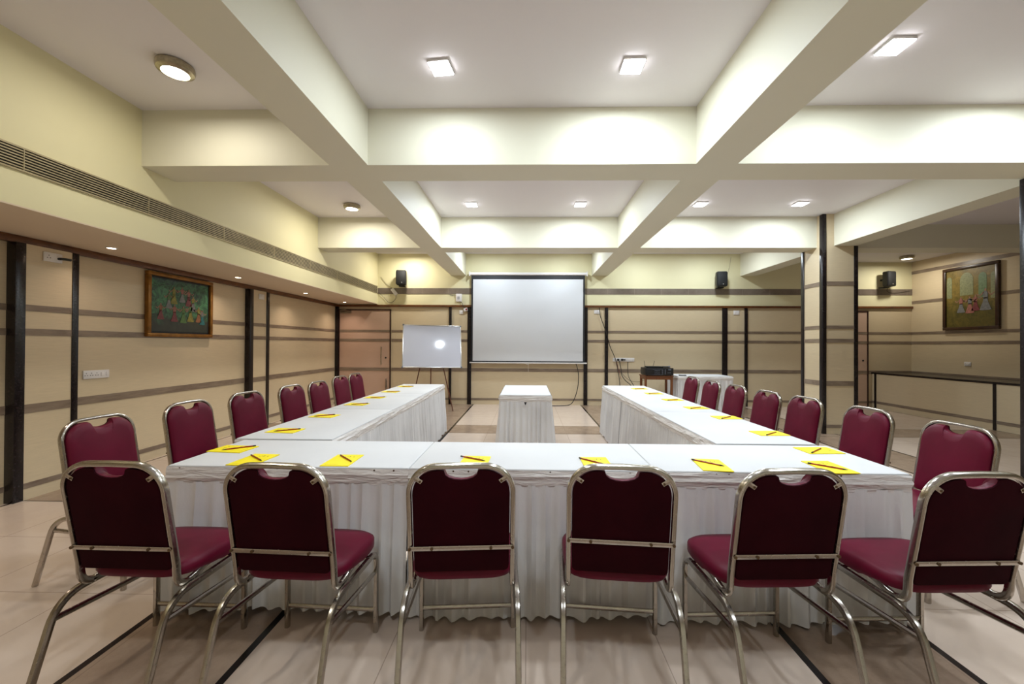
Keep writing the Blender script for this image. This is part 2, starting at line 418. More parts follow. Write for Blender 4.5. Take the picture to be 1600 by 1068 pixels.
q0 = thing('round_ceiling_lamp', 'x', 'ceiling light', (0, 0, ZC))
obj('nickel_body', lathe(bmesh.new(), [(.105, 0), (.118, -.008), (.122, -.03), (.116, -.052), (.098, -.064), (.086, -.066), (.084, -.058)], 40), 'brushed_nickel', q0)
obj('diffuser', lathe(bmesh.new(), [(.084, -.056), (.084, -.064), (.06, -.067), (.01, -.068)], 32), 'round_glow', q0)
first = True
for x, y, z, lab in ((-2.655, 2.96, ZC, 'round nickel ceiling lamp in the left bay, nearest the camera'), (-2.652, 6.0, ZC, 'round nickel ceiling lamp in the left bay, middle one'),
                     (-2.657, 8.75, ZC, 'round nickel ceiling lamp in the left bay, by the far wall'), (-2.65, -.1, ZC, 'round nickel ceiling lamp in the left bay, behind the camera'),
                     (7.95, 8.62, 3.28, 'round nickel ceiling lamp in the right alcove above the ledge')):
    if first: o = q0; o.location = (x, y, z); o['label'] = lab; first = False
    else: o = dup(q0, (x, y, z), 0, lab)
    o['group'] = 'round nickel ceiling lamps'
    arealamp(o, .16, ROUND_W if z == ZC else 4.0, ROUND_COL, -.072, 'DISK')
s0 = thing('soffit_spotlight', 'x', 'spotlight', (0, 0, ZSOF))
obj('trim_ring', lathe(bmesh.new(), [(.046, 0), (.046, -.004), (.034, -.006), (.034, -.003)], 24), 'white_plastic', s0)
obj('bulb', lathe(bmesh.new(), [(.033, -.002), (.033, -.005), (.01, -.0065)], 20), 'spot_glow', s0)
first = True
for y, lab in ((3.84, 'nearest'), (5.56, 'second'), (7.28, 'third'), (8.85, 'farthest'), (2.1, 'beside the camera')):
    lb = 'small recessed spotlight under the left soffit, ' + lab
    if first: o = s0; o.location = (-4.06, y, ZSOF); o['label'] = lb; first = False
    else: o = dup(s0, (-4.06, y, ZSOF), 0, lb)
    o['group'] = 'recessed spotlights in the soffit'
    arealamp(o, .06, SPOT_W, SPOT_COL, -.01, 'DISK', math.radians(120))

# ------------------------------------------------------------------ banquet chairs
def back_outline(n=72):
    """(x, s) outline of the padded back, s along the hoop plane from z=0.45 up to the hoop"""
    hw, zb, zt, r = .188, .474, .900, .100
    pts = []
    # start bottom left, counter-clockwise seen from behind
    for k in range(5): pts.append((-hw+.02+(2*hw-.04)*k/4, zb))
    for k in range(1, 4): a = -PI/2+PI/2*k/4; pts.append((hw-.02+.02*math.cos(a), zb+.02+.02*math.sin(a)))
    for k in range(0, 5): pts.append((hw, zb+.03+(zt-r-zb-.03)*k/5))
    for k in range(0, 9): a = PI/2*k/8; pts.append((hw-r+r*math.cos(a), zt-r+r*math.sin(a)))
    # notch lips and notch
    nw, nd = .066, .036
    pts.append((nw+.006, zt-.0005))
    for k in range(0, 9):
        a = PI*k/8; pts.append((nw*math.cos(a)*.98, zt-.003-nd*math.sin(a)**.8))
    pts.append((-nw-.006, zt-.0005))
    for k in range(0, 9): a = PI/2+PI/2*k/8; pts.append((-hw+r+r*math.cos(a), zt-r+r*math.sin(a)))
    for k in range(0, 5): pts.append((-hw, zt-r-(zt-r-zb-.03)*k/5))
    for k in range(1, 4): a = PI+PI/2*k/4; pts.append((-hw+.02+.02*math.cos(a), zb+.02+.02*math.sin(a)))
    out = []
    for p in pts:
        if not out or (Vector(p)-Vector(out[-1])).length > .002: out.append(p)
    return out
LEAN = .17
def lean(z): return -(z-.56)*LEAN
def star_solid(rings_spec, outline, cz, mi=0):
    """rings_spec: (inset, y) ; the outline is moved towards the centre, closed by fans"""
    bm = bmesh.new(); rings = []
    for inset, y in rings_spec:
        ring = []
        for x, z in outline:
            d = Vector((x, z-cz)); L = d.length; d = d*(max(L-inset, .02)/L)
            ring.append(bm.verts.new((d.x, y+lean(cz+d.y), cz+d.y)))
        rings.append(ring)
    n = len(outline)
    for a, b in zip(rings, rings[1:]):
        for k in range(n): bm.faces.new((a[k], a[(k+1) % n], b[(k+1) % n], b[k]))
    for rg, y in ((rings[0], rings_spec[0][1]), (rings[-1], rings_spec[-1][1])):
        c = bm.verts.new((0, y+lean(cz), cz))
        for k in range(n): bm.faces.new((rg[k], rg[(k+1) % n], c))
    bmesh.ops.recalc_face_normals(bm, faces=bm.faces)
    return bm
def seat_bm():
    bm = bmesh.new(); n = 56; prof = [(.030, .408), (.008, .412), (0, .425), (0, .452), (.006, .468), (.022, .478), (.06, .484), (.12, .487)]
    def outl(k):
        th = 2*PI*k/n; c, s = math.cos(th), math.sin(th); q = (abs(c)**4.5+abs(s)**4.5)**(-1/4.5)
        u, w = c*q, s*q
        hw = .210+.020*(w*.5+.5); bulge = .018*(1-u*u) if w > .5 else 0
        return u*hw, .215+w*.190+bulge
    rings = []
    for ins, z in prof:
        ring = []
        for k in range(n):
            x, y = outl(k); d = Vector((x, y-.215)); L = d.length; d *= (L-ins)/L
            zz = z-(.012*max(0, (d.y)/.2) if z > .46 else 0)+(.018*max(0, -d.y/.19) if z < .45 else 0)-.006*(z < .45)*(d.y > 0)
            ring.append(bm.verts.new((d.x,   .215+d.y, zz)))
        rings.append(ring)
    for a, b in zip(rings, rings[1:]):
        for k in range(n): bm.faces.new((a[k], a[(k+1) % n], b[(k+1) % n], b[k]))
    bm.faces.new(rings[0][::-1])
    c = bm.verts.new((0, .215, .488))
    for k in range(n): bm.faces.new((rings[-1][k], rings[-1][(k+1) % n], c))
    bmesh.ops.recalc_face_normals(bm, faces=bm.faces)
    return bm
def make_chair():
    t = thing('banquet_chair', 'x', 'chair')
    obj('seat', seat_bm(), 'maroon_vinyl', t)
    ol = back_outline()
    obj('backrest', star_solid([(.004, -.004), (0, .004), (.0, .016), (.006, .026), (.020, .033), (.055, .037)], ol, .66), 'maroon_vinyl', t)
    obj('back_panel', star_solid([(.010, -.0105), (.003, -.009), (.001, -.0045)], ol, .66), 'dark_maroon_cloth', t)
    # hoop: J under the seat, up, over, down, J
    hx, zt, r = .2005, .913, .108
    nd = Vector((0, 1, LEAN)).normalized()   # out of the hoop plane
    def hp(x, z): return Vector((x, lean(z), z))
    side = [Vector((hx, .20, .432)), Vector((hx, .15, .424))]
    j = fillet([(hx, .15, .424), (hx, .085, .402), (hx, .016, .402), (hx, lean(.50), .50)], [.03, .055], 6)
    up_ = [p for p in j]
    path = [Vector((hx, .21, .430))]+up_+[hp(hx, .60), hp(hx, .72)]
    nJ = len(path)
    arc = [hp(hx-r+r*math.cos(a), zt-r+r*math.sin(a)) for a in [PI/2*k/10 for k in range(11)]]
    half = path+arc
    full = half+[hp(0, zt+.002)]+[Vector((-p.x, p.y, p.z)) for p in reversed(half)]
    refs = []
    for i, p in enumerate(full):
        t_ = (full[min(i+1, len(full)-1)]-full[max(i-1, 0)]).normalized()
        k = min(i, len(full)-1-i)
        if k < nJ:
            sgn = 1 if i < len(full)/2 else -1
            refs.append(t_.cross(Vector((1, 0, 0)))*sgn)     # out-of-plane axis for the J part
        else: refs.append(nd)
    obj('back_hoop', sweep(bmesh.new(), full, refs, .0145, .0100, 12, 2.8), 'worn_chrome', t)
    # side frames: each tube split into the front leg with its rail and the rear leg
    lx = .2205
    P = fillet([(0, -.165, 0), (0, -.045, .390), (0, .365, .386), (0, .365, 0)], [.10, .06], 8)
    cut = next(i for i, p in enumerate(P) if p.y > .06)
    P.insert(cut, Vector((0, .07, .389)))
    for s in (-1, 1):
        off = Vector((s*lx, 0, 0))
        obj('leg', sweep(bmesh.new(), [p+off for p in P[:cut+1]], (1, 0, 0), .0112, .0125, 10, 4), 'worn_chrome', t)
        obj('leg', sweep(bmesh.new(), [p+off for p in P[cut:]], (1, 0, 0), .0112, .0125, 10, 4), 'worn_chrome', t)
        obj('side_brace', sweep(bmesh.new(), [off+Vector((-s*.004, -.066, .318)), off+Vector((-s*.004, .366, .285))], (1, 0, 0), .0085, .0105, 8, 4), 'worn_chrome', t)
    obj('stretcher', sweep(bmesh.new(), [(-lx+.008, .365, .105), (lx-.008, .365, .105)], (0, 1, 0), .0075, .0105, 8, 4), 'worn_chrome', t)
    obj('seat_crossbar', sweep(bmesh.new(), [(-lx, .29, .390), (lx, .29, .390)], (0, 1, 0), .009, .009, 8, 4), 'worn_chrome', t)
    st = obj('back_strap', sweep(bmesh.new(), [(-hx, lean(.575)-.016, .575), (hx, lean(.575)-.016, .575)], nd, .0025, .0095, 8, 5), 'worn_chrome', t)
    for x in (-hx, -.115, .115, hx):
        b = bmesh.new(); disc_screw(b, (x, lean(.575)-.0175, .575), .0062, (0, -1, 0), .005); obj('screw', b, 'rusty_screw', st)
    for s in (-1, 1):
        b = bmesh.new(); a = hp(s*(hx-.022), zt-.040); c = hp(s*(hx-.052), zt-.060)
        sh = Vector((0, -.0125, 0)); sweep(b, [a+sh, c+sh], nd, .002, .0085, 8, 5)
        br = obj('bracket', b, 'worn_chrome', t)
        b = bmesh.new(); disc_screw(b, c*.8+a*.2+sh+Vector((0, -.001, 0)), .0045, (0, -1, 0), .003); obj('screw', b, 'rusty_screw', br)
    return t
chair0 = make_chair(); used = False
def chair(x, y, deg, label, group):
    global used
    if not used:
        used = True; chair0.location = (x, y, 0); chair0.rotation_euler = (0, 0, math.radians(deg)); chair0['label'] = label; chair0['group'] = group
        return chair0
    return dup(chair0, (x, y, 0), math.radians(deg), label, group)
near = [(-1.592, 1.573, -1.0), (-.956, 1.573, -2.5), (-.256, 1.600, 4.5), (.368, 1.605, -4.5), (.990, 1.580, 3.0), (1.648, 1.565, 3.0)]
ordn = ['first', 'second', 'third', 'fourth', 'fifth', 'sixth']
for i, (x, y, a) in enumerate(near):
    c_ = chair(x, y, a, 'maroon chrome-framed banquet chair seen from behind, %s from the left in the near row' % ordn[i], 'chairs along the near side of the tables')
    for ch in c_.children:
        if ch.name.startswith('back_strap'): ch.location.z = (-.005, -.010, .005, .035, .002, -.005)[i]; ch.location.y = -.17*ch.location.z
left = [(2.44, -2.60), (3.10, -2.60), (3.72, -2.58), (4.37, -2.54), (4.84, -2.49), (5.65, -2.60), (6.20, -2.62)]
nm7 = ['nearest the camera', 'second from the camera', 'third from the camera', 'fourth from the camera', 'third from the far end', 'second from the far end', 'at the far end']
la = [-92, -94, -95, -95, -93, -94, -94]
for i, (y, x) in enumerate(left):
    chair(x-.06+.06, y, la[i], 'maroon banquet chair facing right at the left tables, %s' % nm7[i], 'chairs along the left tables')
right = [(2.46, 2.52), (3.07, 2.50), (3.69, 2.46), (4.16, 2.40), (4.76, 2.39), (5.33, 2.37), (5.98, 2.38)]
ra = [92, 92, 93, 93, 93, 93, 93]
for i, (y, x) in enumerate(right):
    chair(x, y, ra[i], 'maroon banquet chair facing left at the right tables, %s' % nm7[i], 'chairs along the right tables')

# ------------------------------------------------------------------ skirted tables
TOP = .75
def pleats(L, seed, step=(.05, .095), flare=.038, amp_=1.0):
    rnd = random.Random(seed); c = [-.1]
    while c[-1] < L+.2: c.append(c[-1]+rnd.uniform(*step))
    amp = [rnd.uniform(.5, 1.2) for _ in c]; sk = [rnd.uniform(-.4, .4) for _ in c]
    def f(u, v):
        # v = 0 top, 1 bottom
        for i in range(len(c)-1):
            if c[i] <= u < c[i+1]:
                t = (u-c[i])/(c[i+1]-c[i]); t = min(1, max(0, t+sk[i]*.35*math.sin(PI*t)))
                base = (.5-.5*math.cos(2*PI*t)); sharp = base**(1.8-.7*v)
                lo = noise.noise(Vector((u*3.1, v*1.2, seed*3.7)))*.5+noise.noise(Vector((u*9, v*2, seed)))*.35
                a = amp_*amp[i]*(.010+.020*min(1, v*1.6))
                return max(.0015, sharp*a+lo*(.012+.5*flare)*v+flare*v**1.3+.002)
        return 0
    return f
def skirt(path, seed, z1=.672, z0=.012, name='pleated_skirt', parent=None, step=(.05, .095), flare=.038, amp_=1.0):
    """path: list of (x, y) with outward normal to the right-hand side of travel"""
    P = [Vector((x, y, 0)) for x, y in path]; pts = []; U = 0
    for i in range(len(P)-1):
        d = P[i+1]-P[i]; L = d.length; t = d/L; nrm = Vector((t.y, -t.x, 0)); k = max(2, int(L/.0115))
        for j in range(k+(1 if i == len(P)-2 else 0)):
            s = j/k*L; nn = nrm.copy()
            R = .05
            if i > 0 and s < R:
                tp = (P[i]-P[i-1]).normalized(); np_ = Vector((tp.y, -tp.x, 0)); nn = (nrm*(.5+.5*s/R)+np_*(.5-.5*s/R)).normalized()
            if i < len(P)-2 and L-s < R:
                tn = (P[i+2]-P[i+1]).normalized(); nx = Vector((tn.y, -tn.x, 0)); q = (L-s)/R; nn = (nrm*(.5+.5*q)+nx*(.5-.5*q)).normalized()
            pts.append((P[i]+t*s, nn, U+s))
        U += L
    f = pleats(U, seed, step, flare, amp_); bm = bmesh.new(); NV = 13; rows = []
    for p, nn, u in pts:
        hem = .022*noise.noise(Vector((u*2.3, seed, 5.5)))+.010*noise.noise(Vector((u*9, seed, 1.5)))
        col = []
        for k in range(NV):
            v = (k/(NV-1))**1.15
            z = z1+(max(z0, z0+.014+hem)-z1)*v
            col.append(bm.verts.new(p+nn*f(u, v)+Vector((0, 0, z))))
        rows.append(col)
    for a, b in zip(rows, rows[1:]):
        for k in range(NV-1): bm.faces.new((a[k], a[k+1], b[k+1], b[k]))
    return obj(name, bm, 'skirt_satin', parent)
def header(path, seed, parent=None):
    P = [Vector((x, y, 0)) for x, y in path]; bm = bmesh.new(); rows = []; U = 0
    for i in range(len(P)-1):
        d = P[i+1]-P[i]; L = d.length; t = d/L; nrm = Vector((t.y, -t.x, 0)); k = max(2, int(L/.02))
        for j in range(k+1):
            s = j/k*L; u = U+s; e = 0 if (0 < j < k) else .0
            sag = .010*abs(noise.noise(Vector((u*1.5, seed, 0))))
            col = []
            for q in range(7):
                w = q/6; cre = .005*math.sin(w*14+u*5+4*noise.noise(Vector((u*1.7, seed, w))))*math.sin(PI*w)
                col.append(bm.verts.new(P[i]+t*s+nrm*(.004+.010*math.sin(PI*min(1, w*1.1))*.9+cre)+Vector((0, 0, .745-w*(.080+sag)))))
            rows.append(col)
        U += L
    for a, b in zip(rows, rows[1:]):
        if (a[0].co-b[0].co).length < 1e-5: continue
        for k in range(6): bm.faces.new((a[k], a[k+1], b[k+1], b[k]))
    return obj('skirt_header', bm, 'header_satin', parent)
def table(loc, rz, w, d, sides, seed, label, group=None, pins=(), **kw):
    """w along x, d along y, centre at loc; sides = path in local coordinates"""
    t = thing('skirted_table', label, 'table', (*loc, 0), rz, group)
    obj('tabletop', box(-w/2+.0016, w/2-.0016, -d/2+.0016, d/2-.0016, .728, TOP, .005, 3), 'white_cloth', t)
    for k, pth in enumerate(sides):
        header(pth, seed+k, t); skirt(pth, seed+k*.5, parent=t, **kw)
    for x, y, dx, dy in pins:
        b = bmesh.new(); disc_screw(b, (x, y, .738), .0045, (dx, dy, 0), .006); obj('pin', b, 'rusty_screw', t)
    return t
XT0, XT1, YT0, YT1 = -1.842, 1.893, 2.034, 2.592
W3 = (XT1-XT0)/3; D = YT1-YT0; g3 = 'skirted tables along the near side'
F = -D/2
for i, nmx in enumerate(('left', 'middle', 'right')):
    cx = XT0+W3*(i+.5); a, b = -W3/2, W3/2
    if i == 0: sides = [[(a, -F), (a, F), (b, F)], [(b, -F), (a+.62, -F)]]
    elif i == 1: sides = [[(a, F), (b, F)], [(b, -F), (a, -F)]]
    else: sides = [[(a, F), (b, F), (b, -F)], [(b-.70, -F), (a, -F)]]
    rp = random.Random(i+40)
    pins = [(rp.uniform(a+.03, b-.03), F-.001, 0, -1) for _ in range(5)]
    table((cx, (YT0+YT1)/2), 0, W3, D, sides, 3+i*7, 'white skirted table at the %s of the near row, behind the chairs' % nmx, g3, pins, step=(.045, .105), flare=.008, amp_=1.12)
LS = (6.30-2.625)/3; wS = .64
for sx, cx0, rz, nm_ in ((-1, -1.60, .006, 'left'), (1, 1.535, .012, 'right')):
    for k in range(3):
        yc = 2.625+LS*(k+.5); cx = cx0-rz*(yc-2.6)
        a, b, f, bk = -wS/2, wS/2, -LS/2, LS/2
        inner = [(b, f), (b, bk)] if sx < 0 else [(a, bk), (a, f)]
        outer = [(a, bk), (a, f)] if sx < 0 else [(b, f), (b, bk)]
        inner = [(x, y+(.02 if y > 0 else -.004)) for x, y in inner]
        if k == 0: outer = [(a, bk), (a, f), (a+.075, f)] if sx < 0 else [(b-.04, f), (b, f), (b, bk)]; sides = [inner, outer]
        if k == 2: sides = [[(b, f-.004), (b, bk), (a, bk), (a, f-.004)]]
        elif k: sides = [inner, outer]
        table((cx, yc), rz, wS, LS-.002, sides, 31+k*5+sx, 'white skirted table in the %s column, %s' % (nm_, ('nearest the camera', 'middle one', 'farthest')[k]), 'skirted tables of the %s column' % nm_, step=(.032, .062), flare=.02, amp_=1.15)
ct = table((-.022, 5.64), .0, .645, 1.23, [[(-.3225, .615), (-.3225, -.615), (.3225, -.615), (.3225, .615), (-.3225, .615)]], 77,
           'small white skirted table standing alone in the middle before the screen')
b = bmesh.new(); prism(b, [(-.016, .668), (.018, .668), (.003, .632), (-.003, .632)], -.66, -.652); obj('binder_clip', b, 'black_plastic', ct)
table((3.655, 8.67), -.02, 1.10, .66, [[(-.55, .33), (-.55, -.33), (.55, -.33), (.55, .33), (-.55, .33)]], 91, 'white skirted side table in the far right corner next to the amplifier')

# ------------------------------------------------------------------ notepads and pencils
pad0 = thing('notepad', 'x', 'notepad')
obj('paper', box(-.073, .073, -.105, .105, 0, .004), 'notepad_yellow', pad0)
bm = bmesh.new(); bx(bm, -.055, .012, -.085, -.0838, .0041, .0043)
for k in range(5): bx(bm, -.012+k*.011, -.006+k*.011, .055+.004*(k % 2), .059+.006*(k % 3), .0041, .0043)
obj('printed_mark', bm, 'print_grey', pad0)
pen0 = thing('pencil', 'x', 'pencil')
bm = sweep(bmesh.new(), [(.0, -.072, 0), (0, .058, 0)], (1, 0, 0), .0038, .0038, 6, 2); obj('shaft', bm, 'pencil_red', pen0)
bm = bmesh.new()
sweep(bm, [(0, -.088, 0), (0, -.072, 0)], (1, 0, 0), .0041, .0041, 8, 2)
obj('cap', bm, 'pencil_black', pen0)
bm = bmesh.new(); cc = lathe(bm, [(.0036, 0), (.0026, .012), (.0005, .022)], 8)
o = obj('tip', bm, 'pencil_black', pen0, loc=(0, .058, 0)); o.rotation_euler = (-PI/2, 0, 0)
bm = bmesh.new()
for y in (-.045, -.02, .01): bx(bm, -.0012, .0012, y, y+.012, .0034, .0042)
obj('printing', bm, 'pencil_black', pen0)
pads = [('near', -1.468, 2.142, -3, -1.462, 2.155, -39), ('near', -.988, 2.149, 1, -.976, 2.164, -46), ('near', -.278, 2.149, -3, -.29, 2.19, -30), ('near', .368, 2.151, 1, .35, 2.165, -44),
        ('near', .968, 2.14, -6, .962, 2.16, -44), ('near', 1.568, 2.128, 2, 1.555, 2.118, -44)]
lp = [(-1.736, 2.353, -5, -1.710, 2.357, -142), (-1.734, 2.863, -4, -1.721, 2.856, -147), (-1.752, 3.458, -7, -1.755, 3.452, -142), (-1.762, 4.142, -7, -1.735, 4.135, -143),
      (-1.778, 4.682, -8, -1.745, 4.662, -144), (-1.79, 5.26, -7, -1.757, 5.235, -152), (-1.795, 5.92, -6, -1.76, 5.89, -160)]
rp_ = [(1.750, 2.464, 3, 1.730, 2.447, 39), (1.735, 2.933, 3, 1.742, 2.909, 38), (1.736, 3.56, 4, 1.732, 3.539, 39), (1.70, 4.097, 5, 1.692, 4.073, 32),
       (1.675, 4.682, 5, 1.672, 4.654, 28), (1.645, 5.29, 6, 1.645, 5.27, 26), (1.62, 5.85, 6, 1.615, 5.82, 22)]
pads += [('left', x, y, 90+a, px, py, pa) for x, y, a, px, py, pa in lp]+[('right', x, y, -90+a, px, py, pa) for x, y, a, px, py, pa in rp_]
cnt = {'near': 0, 'left': 0, 'right': 0}; first = True
for side, x, y, a, px, py, pa in pads:
    k = cnt[side]; cnt[side] += 1
    where = ('%s from left on the near tables' % ordn[k]) if side == 'near' else ('on the %s tables, %s' % (side, nm7[k]))
    l1 = 'yellow paper notepad, '+where; l2 = 'red black-ended pencil on notepad %s' % where
    ra_ = math.radians(a); rb_ = math.radians(pa-90)
    if first:
        first = False; pad0.location = (x, y, TOP+.0003); pad0.rotation_euler = (0, 0, ra_); pad0['label'] = l1
        pen0.location = (px, py, TOP+.0082); pen0.rotation_euler = (0, 0, rb_); pen0['label'] = l2
        A, B = pad0, pen0
    else: A = dup(pad0, (x, y, TOP+.0003), ra_, l1); B = dup(pen0, (px, py, TOP+.0082), rb_, l2)
    A['group'] = 'yellow notepads on the tables'; B['group'] = 'red pencils on the notepads'

# ------------------------------------------------------------------ projection screen
s = thing('projection_screen', 'large white pull-down projection screen with black border on the far wall', 'projection screen', (0, 9.16, 0))
bm = bmesh.new(); tube(bm, [(-1.31, 0, 2.985), (1.33, 0, 2.985)], .034, 14); bx(bm, -1.335, -1.31, -.045, .045, 2.93, 3.035, .006); bx(bm, 1.33, 1.355, -.045, .045, 2.93, 3.035, .006)
for x in (-1.25, 1.27): bx(bm, x-.015, x+.015, .03, .1, 2.97, 3.0)
obj('roller_case', bm, 'white_plastic', s)
obj('black_border', box(-1.285, 1.295, -.002, .002, .975, 2.965), 'screen_black', s)
obj('screen_fabric', box(-1.245, 1.255, -.005, -.0021, 1.005, 2.862), 'screen_white', s)
obj('weight_bar', box(-1.315, 1.345, -.016, .016, .950, .978, .005), 'white_plastic', s)
bm = bmesh.new(); tube(bm, [(-.03, 0, .95), (-.03, -.01, .935), (.03, -.01, .935), (.03, 0, .95)], .004); tube(bm, [(.02, -.005, .935), (.022, -.004, .76)], .002, 6)
obj('pull_cord', bm, 'white_plastic', s)

# ------------------------------------------------------------------ whiteboard and easel
WR = math.radians(16.5)
wb = thing('whiteboard', 'glossy white board with thin aluminium frame resting on the wooden easel', 'whiteboard', (-1.915, 8.10, .905), WR)
bm = bmesh.new()
for a in ((-.592, .592, 0, .02, 0, .018), (-.592, .592, 0, .02, .907, .925), (-.592, -.574, 0, .02, 0, .925), (.574, .592, 0, .02, 0, .925)): bx(bm, *a, .003)
obj('frame', bm, 'silver', wb)
obj('board_surface', box(-.576, .576, .004, .016, .016, .91), 'board_white', wb)
for x in (-.584, .584):
    for z in (.008, .917): obj('corner_cap', box(x-.017, x+.017, -.002, .022, z-.017, z+.017, .004), 'grey_plastic', wb)
wb.rotation_euler = (math.radians(-19.6), math.radians(.8), WR)
es = thing('easel', 'dark wooden three-legged easel holding the white board', 'easel', (-1.93, 8.17, 0), WR)
def stick(nm, p, q, w=.014): return obj(nm, sweep(bmesh.new(), [p, q], (0, 1, 0), w, w*.8, 8, 4), 'easel_wood', es)
stick('leg', (.42, -.0, 0), (.05, .43, 1.78)); stick('leg', (-.44, -.0, 0), (-.05, .43, 1.78)); stick('leg', (.0, .72, 0), (0, .46, 1.76))
stick('hinge_block', (-.07, .44, 1.74), (.07, .44, 1.74), .014)
for x in (-.235, .215): obj('peg', sweep(bmesh.new(), [(x, .22, .888), (x, -.09, .884)], (0, 0, 1), .007, .007, 8, 2), 'easel_wood', es)

# ------------------------------------------------------------------ loudspeakers
def speaker(x, z, rz, label):
    t = thing('wall_speaker', label, 'loudspeaker', (x, YF-.16, z), rz, 'black loudspeakers on the far wall')
    bm = prism(bmesh.new(), [(-.105, -.16), (.105, -.16), (.112, -.12), (.112, .14), (.10, .17), (-.10, .17), (-.112, .14), (-.112, -.12)], -.085, .03)
    bmesh.ops.bevel(bm, geom=bm.edges[:], offset=.008, segments=2, affect='EDGES'); obj('cabinet', bm, 'black_plastic', t)
    obj('grille', box(-.092, .092, -.091, -.084, -.14, .152, .003), 'black_mesh', t)
    obj('badge', box(.01, .028, -.094, -.090, -.125, -.10, .001), 'silver', t)
    bm = bmesh.new(); bx(bm, -.03, .03, .03, .148, -.02, .02, .003); bx(bm, -.07, .07, .02, .148, -.185, -.162, .003); obj('bracket', bm, 'black_plastic', t)
    return t
speaker(-2.875, 2.88, .12, 'black loudspeaker on the far wall above the door corner, left of the screen')
speaker(4.33, 2.86, -.12, 'black loudspeaker on the far wall, right of the screen')
speaker(8.0, 2.87, .15, 'black loudspeaker in the right alcove beside the round lamp')

# ------------------------------------------------------------------ switch plates and sockets
def plate(name, label, c, w, h, wall, n=1, holes=0, group=None):
    """wall: 'far' faces -y, 'left' faces +x, 'right' faces -x"""
    rz = {'far': 0, 'left': PI/2, 'right': -PI/2}[wall]
    t = thing(name, label, 'wall socket' if holes else 'wall switch', c, rz, group)
    obj('cover_plate', box(-w/2, w/2, -.014, 0, -h/2, h/2, .004), 'white_plastic', t)
    for k in range(n):
        x = -w/2+w*(k+.5)/n
        b = bmesh.new()
        if k < holes:
            for dx, dz in ((0, .014), (-.011, -.008), (.011, -.008)): bx(b, x+dx-.0035, x+dx+.0035, -.0155, -.0135, dz-.0035, dz+.0035)
            obj('socket_holes', b, 'black_plastic', t)
        else:
            bx(b, x-.011, x+.011, -.019, -.012, -.02, .02, .003); obj('rocker', b, 'white_plastic', t)
    return t
plate('switch_plate', 'white socket plate high on the left wall with a black plug in it', (XW+.076, 3.61, 2.155), .145, .085, 'left', 2, 1)
t = thing('power_plug', 'black plug pushed in the high white socket on the left wall', 'plug', (XW+.091, 3.65, 2.15))
b = bmesh.new(); sweep(b, [(0, 0, 0), (.03, 0, 0), (.045, .02, 0), (.05, .055, 0)], (0, 0, 1), .012, .014, 10, 2.5); obj('body', b, 'black_plastic', t)
plate('switch_plate', 'wide white socket strip with two outlets, low on the left wall', (XW, 4.065, 1.05), .25, .085, 'left', 5, 3)
plate('switch_plate', 'small white switch high on the left wall past the painting', (XW+.076, 6.52, 2.14), .13, .085, 'left', 1, 0)
plate('switch_plate', 'small white switch under the cornice just right of the screen', (1.585, YF, 2.135), .125, .085, 'far', 1, 0)
plate('switch_plate', 'small white switch under the cornice near the columns', (4.75, YF, 2.13), .13, .095, 'far', 2, 0)
strip = plate('socket_strip', 'long white socket strip with black plugs on the far wall', (2.20, YF, 1.045), .49, .085, 'far', 6, 4)
plate('switch_plate', 'white switch plate on the alcove wall above the ledge', (XR, 8.115, 1.045), .12, .08, 'right', 2, 1)
sk = plate('switch_plate', 'white socket plate left of the screen under the cornice', (-1.53, YF-.001, 2.12), .085, .085, 'far', 1, 0)
t = thing('power_adapter', 'white power adapter with red button left of the screen', 'adapter', (-1.425, YF-.03, 2.175), 0)
b = box(-.045, .045, -.03, .028, -.035, .035, .006); o = obj('body', b, 'white_plastic', t); o.rotation_euler = (0, -.4, 0)
b = bmesh.new(); disc_screw(b, (.018, -.031, .008), .02, (0, -1, 0), .008); obj('red_button', b, 'red_plastic', t)
for i, (x, lb) in enumerate(((2.07, 'left'), (2.16, 'right'))):
    t = thing('power_plug', 'black plug in the far wall socket strip, %s one' % lb, 'plug', (x, YF-.016, 1.045))
    b = bmesh.new(); disc_screw(b, (0, 0, 0), .026, (0, -1, 0), .035)
    if i: bx(b, .0, .075, -.03, -.006, -.012, .012, .004)
    obj('body', b, 'black_plastic', t)
t = thing('router_box', 'small white box with cables on the grey band left of the screen', 'junction box', (-1.583, YF-.03, 2.45))
obj('casing', box(-.068, .068, -.025, .009, -.088, .088, .006), 'white_plastic', t)
b = bmesh.new()
for k in range(3): bx(b, -.03+k*.02, -.022+k*.02, -.027, -.024, -.04, .03)
obj('vents', b, 'grey_plastic', t)
t = thing('junction_box', 'tilted grey-white box hanging on its cable under the left loudspeaker', 'junction box', (-3.085, YF-.035, 2.585))
o = obj('casing', box(-.04, .04, -.02, .02, -.085, .085, .006), 'white_plastic', t); o.rotation_euler = (0, math.radians(-38), 0)
def cable(label, pts, r=.006, mat='cable_black', n=6):
    o = obj('cable', tube(bmesh.new(), smooth_path(pts, n), r, 8), mat); tag(o, label, 'cable'); return o
yc = YF-.035
cable('long black cable from the cornice down to the socket strip', [(1.632, yc-.02, 2.236), (1.66, yc, 2.05), (1.70, yc, 1.93), (1.80, yc-.01, 1.65), (1.88, yc, 1.36), (2.0, yc, 1.08), (2.05, yc-.02, .85), (2.10, yc-.02, .55), (2.14, yc, .1), (2.2, yc, .02)], .008)
cable('red cable hanging below the socket strip', [(2.03, yc, 1.01), (2.06, yc-.02, .88), (2.10, yc-.03, .72), (2.13, yc-.02, .60)], .005, 'cable_red')
cable('black cable looping from the socket strip to the floor', [(2.09, yc-.04, 1.02), (2.13, yc-.03, .82), (2.15, yc-.02, .70), (2.22, yc-.06, .58), (2.35, yc-.08, .46), (2.5, yc-.1, .2), (2.6, yc-.1, .02)], .008)
